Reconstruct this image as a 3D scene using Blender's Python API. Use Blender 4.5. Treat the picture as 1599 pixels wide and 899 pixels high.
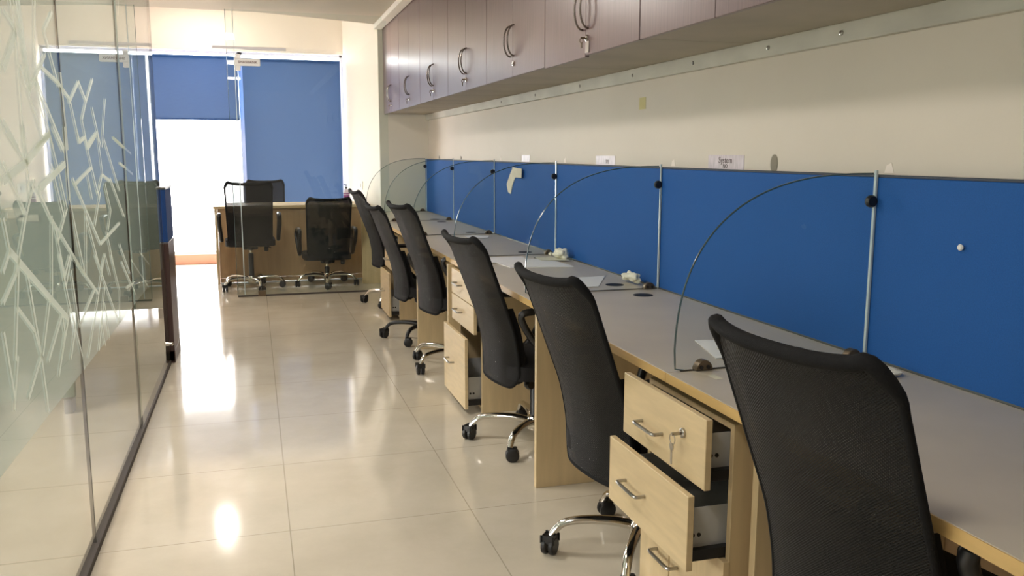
import bpy, bmesh, math, random
from mathutils import Vector, Matrix
random.seed(4)
PI = math.pi
scene = bpy.context.scene
for o in list(bpy.data.objects): bpy.data.objects.remove(o)
COL = scene.collection

# ------------------------------------------------------------------ camera
H = 1.3565
pitch, yaw, roll = 0.154862, 0.289753, 0.0022439
f = Vector((math.sin(yaw)*math.cos(pitch), math.cos(yaw)*math.cos(pitch), -math.sin(pitch)))
r = Vector((math.cos(yaw), -math.sin(yaw), 0)); u = r.cross(f)
r2 = r*math.cos(roll)+u*math.sin(roll); u2 = -r*math.sin(roll)+u*math.cos(roll)
cam = bpy.data.cameras.new('camera'); camo = bpy.data.objects.new('camera', cam); COL.objects.link(camo)
M = Matrix((r2, u2, -f)).transposed().to_4x4(); M.translation = Vector((0, 0, H))
camo.matrix_world = M
cam.sensor_width = 36; cam.lens = 1346.02/1599*36; cam.clip_start = .02
scene.camera = camo

# ------------------------------------------------------------------ light
scene.view_settings.view_transform = 'Standard'
scene.view_settings.look = 'None'
scene.view_settings.gamma = 1
scene.view_settings.use_curve_mapping = False
scene.view_settings.exposure = 0.0
w = bpy.data.worlds.new('sky'); scene.world = w; w.use_nodes = True
w.node_tree.nodes['Background'].inputs[0].default_value = (1.0, .96, .94, 1)
w.node_tree.nodes['Background'].inputs[1].default_value = 20.0

def area(name, loc, rot, sx, sy, power, col=(1, 1, 1), shape='RECTANGLE', spread=None):
    l = bpy.data.lights.new(name, 'AREA'); l.shape = shape; l.size = sx
    if shape == 'RECTANGLE': l.size_y = sy
    l.energy = power; l.color = col
    if spread: l.spread = spread
    o = bpy.data.objects.new(name, l); COL.objects.link(o); o.location = loc; o.rotation_euler = rot
    return o
# daylight portal at an unseen window, put in to light from the left
wd = area('unseen_window_portal', (-4.28, 2.6, 1.55), (0, -PI/2, 0), 1.3, 4.0, 1, (1, 1, 1)); wd.data.cycles.is_portal = True
scene.cycles.transparent_max_bounces = 40; scene.cycles.max_bounces = 14; scene.cycles.glossy_bounces = 6; scene.cycles.diffuse_bounces = 6

# ------------------------------------------------------------------ materials
def new_mat(name):
    m = bpy.data.materials.new(name); m.use_nodes = True
    nt = m.node_tree; b = nt.nodes['Principled BSDF']
    return m, nt, b
def srgb(r_, g_, b_):
    c = lambda v: (v/255/12.92) if v/255 <= .04045 else ((v/255+.055)/1.055)**2.4
    return (c(r_), c(g_), c(b_), 1)
def simple(name, col, rough=.5, metal=0, noise=0, nscale=8, stretch=(1, 1, 1), bump=0, bscale=60, spec=None, coat=0, coat_rough=.1):
    m, nt, b = new_mat(name)
    b.inputs['Base Color'].default_value = col; b.inputs['Roughness'].default_value = rough; b.inputs['Metallic'].default_value = metal
    if spec is not None: b.inputs['Specular IOR Level'].default_value = spec
    if coat: b.inputs['Coat Weight'].default_value = coat; b.inputs['Coat Roughness'].default_value = coat_rough
    tc = nt.nodes.new('ShaderNodeTexCoord')
    if noise:
        mp = nt.nodes.new('ShaderNodeMapping'); mp.inputs['Scale'].default_value = stretch
        nt.links.new(tc.outputs['Object'], mp.inputs[0])
        n = nt.nodes.new('ShaderNodeTexNoise'); n.inputs['Scale'].default_value = nscale; n.inputs['Detail'].default_value = 6
        nt.links.new(mp.outputs[0], n.inputs[0])
        cr = nt.nodes.new('ShaderNodeValToRGB')
        cr.color_ramp.elements[0].position = .3; cr.color_ramp.elements[1].position = .7
        cr.color_ramp.elements[0].color = (*[c*(1-noise) for c in col[:3]], 1)
        cr.color_ramp.elements[1].color = (*[min(1, c*(1+noise*.6)) for c in col[:3]], 1)
        nt.links.new(n.outputs[0], cr.inputs[0]); nt.links.new(cr.outputs[0], b.inputs['Base Color'])
    if bump:
        n2 = nt.nodes.new('ShaderNodeTexNoise'); n2.inputs['Scale'].default_value = bscale; n2.inputs['Detail'].default_value = 4
        nt.links.new(tc.outputs['Object'], n2.inputs[0])
        bp = nt.nodes.new('ShaderNodeBump'); bp.inputs['Strength'].default_value = bump; bp.inputs['Distance'].default_value = .003
        nt.links.new(n2.outputs[0], bp.inputs['Height']); nt.links.new(bp.outputs[0], b.inputs['Normal'])
    return m
def mth(nt, op, a, b_=None):
    n = nt.nodes.new('ShaderNodeMath'); n.operation = op
    for i, v in enumerate((a, b_)):
        if v is None: continue
        if isinstance(v, (int, float)): n.inputs[i].default_value = v
        else: nt.links.new(v, n.inputs[i])
    return n.outputs[0]

def floor_mat():
    m, nt, b = new_mat('polished_beige_tile')
    tc = nt.nodes.new('ShaderNodeTexCoord'); sp = nt.nodes.new('ShaderNodeSeparateXYZ')
    nt.links.new(tc.outputs['Object'], sp.inputs[0])
    def lines(out, off, per, wd):
        v = mth(nt, 'FRACT', mth(nt, 'DIVIDE', mth(nt, 'SUBTRACT', out, off-per*20-wd/2), per))
        return mth(nt, 'LESS_THAN', v, wd/per)
    lx = lines(sp.outputs[0], .075, .675, .004); ly = lines(sp.outputs[1], 3.065, .703, .004)
    l = mth(nt, 'MAXIMUM', lx, ly)
    n = nt.nodes.new('ShaderNodeTexNoise'); n.inputs['Scale'].default_value = 2.2; n.inputs['Detail'].default_value = 9; n.inputs['Roughness'].default_value = .65
    nt.links.new(tc.outputs['Object'], n.inputs[0])
    cr = nt.nodes.new('ShaderNodeValToRGB'); cr.color_ramp.elements[0].position = .3; cr.color_ramp.elements[1].position = .7
    cr.color_ramp.elements[0].color = srgb(190, 181, 163); cr.color_ramp.elements[1].color = srgb(206, 197, 180)
    nt.links.new(n.outputs[0], cr.inputs[0])
    mx = nt.nodes.new('ShaderNodeMix'); mx.data_type = 'RGBA'
    nt.links.new(l, mx.inputs['Factor']); nt.links.new(cr.outputs[0], mx.inputs['A']); mx.inputs['B'].default_value = srgb(164, 155, 138)
    nt.links.new(mx.outputs['Result'], b.inputs['Base Color'])
    n3 = nt.nodes.new('ShaderNodeTexNoise'); n3.inputs['Scale'].default_value = 5; n3.inputs['Detail'].default_value = 8
    nt.links.new(tc.outputs['Object'], n3.inputs[0])
    mr = nt.nodes.new('ShaderNodeMapRange'); mr.inputs['To Min'].default_value = .06; mr.inputs['To Max'].default_value = .13
    nt.links.new(n3.outputs[0], mr.inputs['Value']); nt.links.new(mr.outputs[0], b.inputs['Roughness'])
    b.inputs['IOR'].default_value = 1.5
    return m

def thin_glass(name, tint, ior=1.45, rough=.0):
    m, nt, b = new_mat(name); nt.nodes.remove(b)
    out = nt.nodes['Material Output']
    t = nt.nodes.new('ShaderNodeBsdfTransparent'); t.inputs[0].default_value = tint
    g = nt.nodes.new('ShaderNodeBsdfGlossy'); g.inputs['Roughness'].default_value = rough; g.inputs['Color'].default_value = (1, 1, 1, 1)
    fr = nt.nodes.new('ShaderNodeFresnel'); fr.inputs['IOR'].default_value = ior
    ge = nt.nodes.new('ShaderNodeNewGeometry')
    mx = nt.nodes.new('ShaderNodeMixShader')
    fac = mth(nt, 'MULTIPLY', fr.outputs[0], mth(nt, 'SUBTRACT', 1.0, ge.outputs['Backfacing']))
    nt.links.new(fac, mx.inputs[0]); nt.links.new(t.outputs[0], mx.inputs[1]); nt.links.new(g.outputs[0], mx.inputs[2])
    nt.links.new(mx.outputs[0], out.inputs[0])
    return m
def film_mat(name, alpha, col, tint=(1, 1, 1, 1)):
    m, nt, b = new_mat(name); nt.nodes.remove(b)
    out = nt.nodes['Material Output']
    t = nt.nodes.new('ShaderNodeBsdfTransparent'); t.inputs[0].default_value = tint
    d = nt.nodes.new('ShaderNodeBsdfDiffuse'); d.inputs[0].default_value = col
    tr = nt.nodes.new('ShaderNodeBsdfTranslucent'); tr.inputs[0].default_value = col
    m1 = nt.nodes.new('ShaderNodeMixShader'); m1.inputs[0].default_value = .5
    nt.links.new(d.outputs[0], m1.inputs[1]); nt.links.new(tr.outputs[0], m1.inputs[2])
    m2 = nt.nodes.new('ShaderNodeMixShader'); m2.inputs[0].default_value = alpha
    nt.links.new(t.outputs[0], m2.inputs[1]); nt.links.new(m1.outputs[0], m2.inputs[2])
    nt.links.new(m2.outputs[0], out.inputs[0])
    return m
def blind_mat():
    m, nt, b = new_mat('blue_blind_fabric'); nt.nodes.remove(b)
    out = nt.nodes['Material Output']
    tc = nt.nodes.new('ShaderNodeTexCoord')
    mp = nt.nodes.new('ShaderNodeMapping'); mp.inputs['Scale'].default_value = (1, 1, 14)
    nt.links.new(tc.outputs['Object'], mp.inputs[0])
    n = nt.nodes.new('ShaderNodeTexNoise'); n.inputs['Scale'].default_value = 12; n.inputs['Detail'].default_value = 5
    nt.links.new(mp.outputs[0], n.inputs[0])
    cr = nt.nodes.new('ShaderNodeValToRGB'); cr.color_ramp.elements[0].position = .3; cr.color_ramp.elements[1].position = .7
    cr.color_ramp.elements[0].color = (.030, .105, .36, 1); cr.color_ramp.elements[1].color = (.038, .125, .40, 1)
    nt.links.new(n.outputs[0], cr.inputs[0])
    d = nt.nodes.new('ShaderNodeBsdfDiffuse'); tr = nt.nodes.new('ShaderNodeBsdfTranslucent')
    nt.links.new(cr.outputs[0], d.inputs[0]); tr.inputs[0].default_value = (.165, .193, .243, 1)
    m1 = nt.nodes.new('ShaderNodeMixShader'); m1.inputs[0].default_value = .55
    nt.links.new(d.outputs[0], m1.inputs[1]); nt.links.new(tr.outputs[0], m1.inputs[2])
    nt.links.new(m1.outputs[0], out.inputs[0])
    return m
def mesh_mat():
    """black knitted chair mesh: fine holes let the background through"""
    m, nt, b = new_mat('black_chair_mesh')
    b.inputs['Base Color'].default_value = srgb(20, 20, 22); b.inputs['Roughness'].default_value = .6
    b.inputs['Sheen Weight'].default_value = .05; b.inputs['Specular IOR Level'].default_value = .3; b.inputs['Sheen Roughness'].default_value = .4
    out = nt.nodes['Material Output']
    tc = nt.nodes.new('ShaderNodeTexCoord'); mp = nt.nodes.new('ShaderNodeMapping')
    mp.inputs['Rotation'].default_value = (math.radians(40), 0, 0)
    nt.links.new(tc.outputs['Object'], mp.inputs[0])
    wv = nt.nodes.new('ShaderNodeTexWave'); wv.bands_direction = 'Z'; wv.inputs['Scale'].default_value = 75; wv.inputs['Distortion'].default_value = .6
    nt.links.new(mp.outputs[0], wv.inputs[0])
    wv2 = nt.nodes.new('ShaderNodeTexWave'); wv2.bands_direction = 'Y'; wv2.inputs['Scale'].default_value = 60
    nt.links.new(mp.outputs[0], wv2.inputs[0])
    p = mth(nt, 'MULTIPLY', wv.outputs['Fac'], wv2.outputs['Fac'])
    hole = nt.nodes.new('ShaderNodeMapRange'); nt.links.new(p, hole.inputs['Value'])
    hole.inputs['From Min'].default_value = .25; hole.inputs['From Max'].default_value = .6
    hole.inputs['To Min'].default_value = 0; hole.inputs['To Max'].default_value = .6
    bp = nt.nodes.new('ShaderNodeBump'); bp.inputs['Strength'].default_value = .5; bp.inputs['Distance'].default_value = .002
    nt.links.new(wv.outputs['Fac'], bp.inputs['Height']); nt.links.new(bp.outputs[0], b.inputs['Normal'])
    t = nt.nodes.new('ShaderNodeBsdfTransparent'); mx = nt.nodes.new('ShaderNodeMixShader')
    nt.links.new(hole.outputs[0], mx.inputs[0]); nt.links.new(b.outputs[0], mx.inputs[1]); nt.links.new(t.outputs[0], mx.inputs[2])
    nt.links.new(mx.outputs[0], out.inputs[0])
    return m

MT = dict(
 wall=simple('cream_wall_paint', srgb(212, 204, 190), .55, noise=.05, nscale=1.2, bump=.15, bscale=40),
 wall_white=simple('white_wall_paint', srgb(240, 230, 220), .6, noise=.02, nscale=1.5),
 ceil=simple('taupe_ceiling_paint', srgb(186, 176, 160), .7, noise=.04, nscale=2),
 ceil_white=simple('white_ceiling_paint', srgb(240, 235, 226), .7),
 floor=floor_mat(),
 peach=simple('peach_skirting', srgb(230, 172, 150), .4),
 wood=simple('light_maple_laminate', srgb(210, 188, 148), .42, noise=.09, nscale=3.5, stretch=(2, 2, 14), coat=.1),
 wood_v=simple('light_maple_upright_grain', srgb(204, 182, 142), .42, noise=.09, nscale=6, stretch=(6, 6, .7), coat=.1),
 edge=simple('maple_edge_band', srgb(206, 172, 112), .4, noise=.08, nscale=6, stretch=(8, 1, 8)),
 dull_wood=simple('tan_laminate', srgb(178, 148, 112), .45, noise=.1, nscale=5, stretch=(6, 6, .6)),
 desk=simple('greige_desk_laminate', srgb(198, 187, 167), .3, noise=.06, nscale=5, bump=.05, bscale=200),
 cab=simple('wenge_cabinet_laminate', srgb(108, 86, 87), .28, noise=.22, nscale=11, stretch=(5, 9, .3), spec=.8),
 cab_under=simple('raw_cabinet_board', srgb(170, 162, 146), .6, noise=.14, nscale=3),
 batten=simple('painted_batten', srgb(196, 194, 182), .5, noise=.16, nscale=9, stretch=(1, .4, 1)),
 blue=simple('blue_screen_fabric', srgb(16, 88, 164), .8, noise=.12, nscale=260, bump=.5, bscale=500),
 blue_dark=simple('blue_partition_fabric', srgb(28, 74, 140), .8, noise=.1, nscale=200),
 brown=simple('dark_brown_laminate', srgb(74, 52, 50), .35, noise=.2, nscale=5, stretch=(5, 5, .5)),
 trim=simple('grey_aluminium_trim', srgb(120, 122, 120), .35, .7),
 alu=simple('bright_aluminium', srgb(205, 208, 210), .3, .6),
 dark=simple('dark_rubber_seal', srgb(58, 50, 44), .6),
 chrome=simple('chrome', srgb(225, 222, 216), .12, 1),
 steel=simple('brushed_steel', srgb(176, 172, 166), .28, 1),
 dark_steel=simple('aged_steel', srgb(128, 120, 116), .25, 1),
 dark_trim=simple('slate_edge_trim', srgb(58, 66, 80), .6),
 bronze=simple('bronze_clamp', srgb(112, 98, 80), .35, .7),
 black=simple('black_plastic', srgb(26, 26, 28), .38),
 blackcloth=simple('black_seat_cloth', srgb(24, 24, 27), .9, noise=.15, nscale=120, bump=.4, bscale=350),
 backcloth=simple('black_back_cloth', srgb(22, 22, 24), .85, spec=.25, noise=.12, nscale=150, bump=.4, bscale=420),
 mesh=mesh_mat(),
 hole=simple('dark_hole', srgb(22, 20, 19), .6),
 white=simple('white_plastic', srgb(236, 236, 232), .35),
 sheetmetal=simple('white_enamelled_steel', srgb(196, 198, 198), .3, .2, noise=.1, nscale=14),
 paper=simple('white_paper', srgb(226, 226, 228), .7, noise=.03, nscale=20),
 paper_aged=simple('cream_paper', srgb(214, 210, 190), .7, noise=.08, nscale=20),
 tissue=simple('crumpled_tissue', srgb(238, 234, 216), .8, bump=.8, bscale=90),
 silver=simple('silver_reflective_tape', srgb(206, 196, 202), .4, .1, noise=.24, nscale=40, stretch=(1, 4, .5)),
 ink=simple('faded_ink', srgb(92, 80, 82), .7),
 pink_ink=simple('brown_lettering', srgb(104, 72, 66), .6),
 yellow=simple('yellow_sticky_paper', srgb(206, 196, 140), .7),
 wallstain=simple('grey_putty', srgb(140, 134, 120), .8),
 purple=simple('purple_label', srgb(130, 56, 130), .4),
 bottle=simple('milky_plastic', srgb(225, 214, 232), .25),
 green_fab=simple('sage_screen_fabric', srgb(108, 126, 108), .85, noise=.08, nscale=200),
 glass=thin_glass('clear_glass', (.93, .965, .955, 1)),
 glass_clear=thin_glass('water_clear_glass', (.96, .98, .975, 1), 1.33),
 glass_green=thin_glass('green_tinted_glass', (.845, .855, .84, 1), 1.5),
 gedge=simple('green_glass_edge', srgb(60, 84, 88), .12, spec=1, coat=.6),
 gedge_dark=simple('dark_glass_edge', srgb(74, 70, 62), .4, spec=.4),
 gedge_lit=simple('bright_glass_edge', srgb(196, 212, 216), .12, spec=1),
 film=film_mat('frosted_film_tint', .36, srgb(190, 200, 194), (.86, .885, .875, 1)),
 filmline=film_mat('frosted_film_line', .6, srgb(246, 248, 242)),
 blind=blind_mat(),
 winframe=simple('white_window_frame', srgb(222, 220, 222), .4),
 outside=simple('pale_terrace', srgb(215, 205, 190), .8, noise=.08, nscale=1),
)

# ------------------------------------------------------------------ mesh helpers
class MB:
    def __init__(s): s.bm = bmesh.new()
    def _add(s, fn, bevel=0, seg=2):
        t = bmesh.new(); fn(t)
        if bevel:
            bmesh.ops.bevel(t, geom=t.edges[:], offset=bevel, segments=seg, affect='EDGES', profile=.5)
        me = bpy.data.meshes.new('t'); t.to_mesh(me); t.free(); s.bm.from_mesh(me); bpy.data.meshes.remove(me); return s
    def box(s, x0, x1, y0, y1, z0, z1, bevel=0, seg=2, mat=None):
        def fn(t):
            bmesh.ops.create_cube(t, size=1)
            for v in t.verts:
                v.co = Vector(((x0+x1)/2+v.co.x*(x1-x0), (y0+y1)/2+v.co.y*(y1-y0), (z0+z1)/2+v.co.z*(z1-z0)))
            if mat is not None: t.transform(mat)
        return s._add(fn, bevel, seg)
    def prism(s, pts, axis, a, b, bevel=0):
        """pts: outline in the two other axes (x: y,z; y: x,z; z: x,y)"""
        def P(p, q):
            return Vector({'x': (q, p[0], p[1]), 'y': (p[0], q, p[1]), 'z': (p[0], p[1], q)}[axis])
        def fn(t):
            A = [t.verts.new(P(p, a)) for p in pts]; B = [t.verts.new(P(p, b)) for p in pts]
            t.faces.new(A); t.faces.new(B[::-1]); n = len(pts)
            for i in range(n): t.faces.new((A[i], B[i], B[(i+1) % n], A[(i+1) % n]))
            bmesh.ops.recalc_face_normals(t, faces=t.faces[:])
        return s._add(fn, bevel, 1)
    def tube(s, pts, rad, n=10, closed=False, flat=1.0):
        pts = [Vector(p) for p in pts]; N = len(pts)
        rads = rad if isinstance(rad, (list, tuple)) else [rad]*N
        def fn(t):
            rings = []; up = None
            for i, p in enumerate(pts):
                a = pts[(i-1) % N] if (closed or i > 0) else p
                b = pts[(i+1) % N] if (closed or i < N-1) else p
                d = (b-a).normalized()
                if up is None:
                    up = Vector((0, 0, 1)) if abs(d.z) < .9 else Vector((1, 0, 0))
                sx = d.cross(up).normalized(); up = sx.cross(d).normalized()
                rings.append([t.verts.new(p+(sx*math.cos(2*PI*k/n)*rads[i]*flat+up*math.sin(2*PI*k/n)*rads[i])) for k in range(n)])
            for i in range(N if closed else N-1):
                A = rings[i]; B = rings[(i+1) % N]
                if closed and i == N-1:
                    best = min(range(n), key=lambda k: (B[k].co-A[0].co).length); B = B[best:]+B[:best]
                for k in range(n): t.faces.new((A[k], A[(k+1) % n], B[(k+1) % n], B[k]))
            if not closed: t.faces.new(rings[0][::-1]); t.faces.new(rings[-1])
            bmesh.ops.recalc_face_normals(t, faces=t.faces[:])
        return s._add(fn)
    def lathe(s, prof, mat=None, n=24):
        """prof: (radius, z)"""
        def fn(t):
            rings = [[t.verts.new((r_*math.cos(2*PI*k/n), r_*math.sin(2*PI*k/n), z)) for k in range(n)] for r_, z in prof]
            for i in range(len(rings)-1):
                for k in range(n): t.faces.new((rings[i][k], rings[i][(k+1) % n], rings[i+1][(k+1) % n], rings[i+1][k]))
            t.faces.new(rings[0][::-1]); t.faces.new(rings[-1])
            if mat is not None: t.transform(mat)
            bmesh.ops.recalc_face_normals(t, faces=t.faces[:])
        return s._add(fn)
    def build(s, name, mat, parent=None, smooth=False, **kw):
        me = bpy.data.meshes.new(name); s.bm.to_mesh(me); s.bm.free()
        me.materials.append(mat)
        if smooth:
            for p in me.polygons: p.use_smooth = True
            try: me.set_sharp_from_angle(angle=math.radians(40))
            except Exception: pass
        o = bpy.data.objects.new(name, me); COL.objects.link(o)
        if parent: o.parent = parent
        tag(o, **kw)
        return o
def tag(o, label=None, cat=None, group=None, kind=None):
    if label: o['label'] = label
    if cat: o['category'] = cat
    if group: o['group'] = group
    if kind: o['kind'] = kind
    return o
def empty(name, loc=(0, 0, 0), rz=0, **kw):
    o = bpy.data.objects.new(name, None); COL.objects.link(o); o.location = loc; o.rotation_euler = (0, 0, rz)
    o.empty_display_size = .1
    return tag(o, **kw)
def spline(P, n=8, closed=False):
    P = [Vector(p) for p in P]; N = len(P); out = []
    for i in range(N if closed else N-1):
        g = lambda k: P[k % N] if closed else P[min(max(k, 0), N-1)]
        a, b, c, d = g(i-1), g(i), g(i+1), g(i+2)
        for k in range(n):
            t = k/n
            out.append(.5*((2*b)+(c-a)*t+(2*a-5*b+4*c-d)*t*t+(3*b-a-3*c+d)*t**3))
    if not closed: out.append(P[-1])
    return out
RX = lambda a: Matrix.Rotation(a, 4, 'X'); RY = lambda a: Matrix.Rotation(a, 4, 'Y'); RZ = lambda a: Matrix.Rotation(a, 4, 'Z')
TR = lambda *p: Matrix.Translation(Vector(p))

# ------------------------------------------------------------------ the room
S = dict(kind='structure')
ZC = 2.65
MB().box(-4.2, 2.0, -2.6, 11.35, -.1, 0).build('floor', MT['floor'], **S)
MB().prism([(-4.2, -2.6), (1.95, -2.6), (1.95, 9.13), (1.28, 9.11), (.69, 8.87), (.09, 8.66), (-.8, 8.64), (-4.2, 8.66)], 'z', ZC, ZC+.12).build('ceiling', MT['ceil'], **S)
MB().box(-4.2, 1.6, 8.3, 11.35, 3.12, 3.2).build('ceiling', MT['ceil_white'], **S)
MB().prism([(-4.2, 8.66), (-.8, 8.64), (.09, 8.66), (.69, 8.87), (1.28, 9.11), (1.28, 9.0), (.69, 8.77), (.09, 8.56), (-.8, 8.54), (-4.2, 8.56)], 'z', ZC+.12, 3.12).build('trim_1', MT['ceil_white'], **S)
MB().box(1.79, 1.95, -2.6, 9.13, 0, ZC).build('wall_right', MT['wall'], **S)
MB().prism([(1.28, 9.13), (1.95, 9.13), (1.95, 11.35), (1.13, 11.35), (1.13, 11.2)], 'z', 0, 3.12).build('wall_right_far', MT['wall_white'], **S)
# return wall that faces the room at the end of the cabinets
MB().box(1.275, 1.79, 9.10, 9.13, 0, ZC).build('wall_return', MT['wall'], **S)
b = MB(); b.box(-4.35, -4.2, -2.6, .6, 0, 3.12); b.box(-4.35, -4.2, 4.6, 11.35, 0, 3.12); b.box(-4.35, -4.2, .6, 4.6, 0, .9); b.box(-4.35, -4.2, .6, 4.6, 2.2, 3.12)
b.build('wall_left', MT['wall_white'], **S)
b = MB()
for y in (.6, 1.92, 3.24, 4.56): b.box(-4.27, -4.22, y, y+.04, .9, 2.2)
b.box(-4.27, -4.22, .6, 4.6, .9, .94); b.box(-4.27, -4.22, .6, 4.6, 2.16, 2.2)
b.build('unseen_window', MT['winframe'], **S)  # unseen side window, added and sized for the daylight it lets in
MB().box(-4.2, 1.79, -2.6, -2.5, 0, ZC).build('wall_back', MT['wall'], **S)
XL, XR = -2.24, 1.12
b = MB(); b.box(-4.2, XL, 11.2, 11.35, 0, 3.12); b.box(XL, XR+.03, 11.2, 11.35, 2.56, 3.12); b.box(XL, XR+.03, 11.2, 11.35, 0, .124)
b.build('wall_far', MT['wall_white'], **S)
MB().box(-2.24, 1.12, 11.185, 11.2, 0, .124, .003).build('baseboard_far', MT['peach'], **S)
b = MB()
for x in (XL, -1.31, -.125, 1.09): b.box(x, x+.05, 11.24, 11.3, .124, 2.56)
b.box(XL, XR, 11.24, 11.3, .124, .16); b.box(XL, XR, 11.24, 11.3, 2.53, 2.56)
b.build('window_1', MT['winframe'], **S)
b = MB(); b.box(-30, 30, 14, 60, -6.2, -6); b.build('terrace', MT['outside'], **S)
# white boxed moulding where ceiling meets cabinets
MB().box(1.235, 1.32, -2.5, 9.1, 2.60, ZC, .004).build('trim_2', MT['ceil_white'], **S)
MB().box(1.763, 1.79, -2.5, 9.1, 1.697, 1.757, .002).build('wall_batten', MT['batten'], label='long pale screwed batten under the cabinets against the cream wall', cat='batten')
bat = bpy.data.objects['wall_batten']
for yy in (2.35, 2.75, 3.3, 3.9, 4.6, 5.4, 6.2):
    MB().lathe([(.008, 0), (.008, .004), (.004, .005)], TR(1.763, yy, 1.727) @ RY(-PI/2), 12).build('screw', MT['steel'], bat)

# ------------------------------------------------------------------ roller blinds
def blind(x0, x1, zb, zt, label):
    t = empty('roller_blind', ((x0+x1)/2, 11.14, zb), label=label, cat='blind', group='blue roller blinds on the far window')
    w2 = (x1-x0)/2
    b = MB(); b.box(-w2, w2, -.001, .001, .012, zt-zb-.02); b.build('blind_fabric', MT['blind'], t)
    MB().tube([(-w2, .02, zt-zb-.02), (w2, .02, zt-zb-.02)], .02, 14).build('roller_tube', MT['blind'], t, smooth=True)
    MB().box(-w2, w2, -.006, .006, 0, .02, .003).build('bottom_bar', MT['blind'], t)
    return t
blind(-2.22, -1.30, .62, 2.52, 'leftmost blue roller blind, seen only through the frosted glass partition')
blind(-1.28, -1.15, .62, 2.52, 'narrow blue roller blind just behind the end edge of the frosted glass')
blind(-1.12, -.125, 1.742, 2.50, 'short blue roller blind raised above the bright open window gap')
blind(-.075, 1.085, .58, 2.485, 'wide blue roller blind pulled down low behind the far table')

# ------------------------------------------------------------------ left glass partition with patterned film
GX = -.578
gp = empty('glass_partition', (GX, 2.5, 0), label='long green-tinted glass partition with white frosted line pattern along the aisle', cat='partition')
ys = [-1.2, .3, 1.75, 3.105, 4.40, 5.86]
for i in range(5):
    MB().box(-.005, .005, ys[i]-2.5+.003, ys[i+1]-2.5-.003, .02, ZC-.01).build('glass_pane', MT['glass_green'], gp)
    MB().box(-.0055, .0055, ys[i+1]-2.5-.003, ys[i+1]-2.5+.0035, .02, ZC-.01).build('glass_joint', MT['gedge_dark'], gp)
MB().box(-.012, .012, ys[5]-2.5+.003, ys[5]-2.5+.016, 0, ZC-.01, .002).build('end_strip', MT['gedge_dark'], gp, label='dark end strip')
MB().box(-.018, .018, ys[0]-2.5, ys[5]-2.5+.003, 0, .025, .002).build('floor_channel', MT['dark'], gp)
MB().box(-.002, .0, ys[0]-2.5, ys[5]-2.51, .628, ZC-.02).build('frosted_film', MT['film'], gp)
gp.children[-1].location.x = .0075
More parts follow.
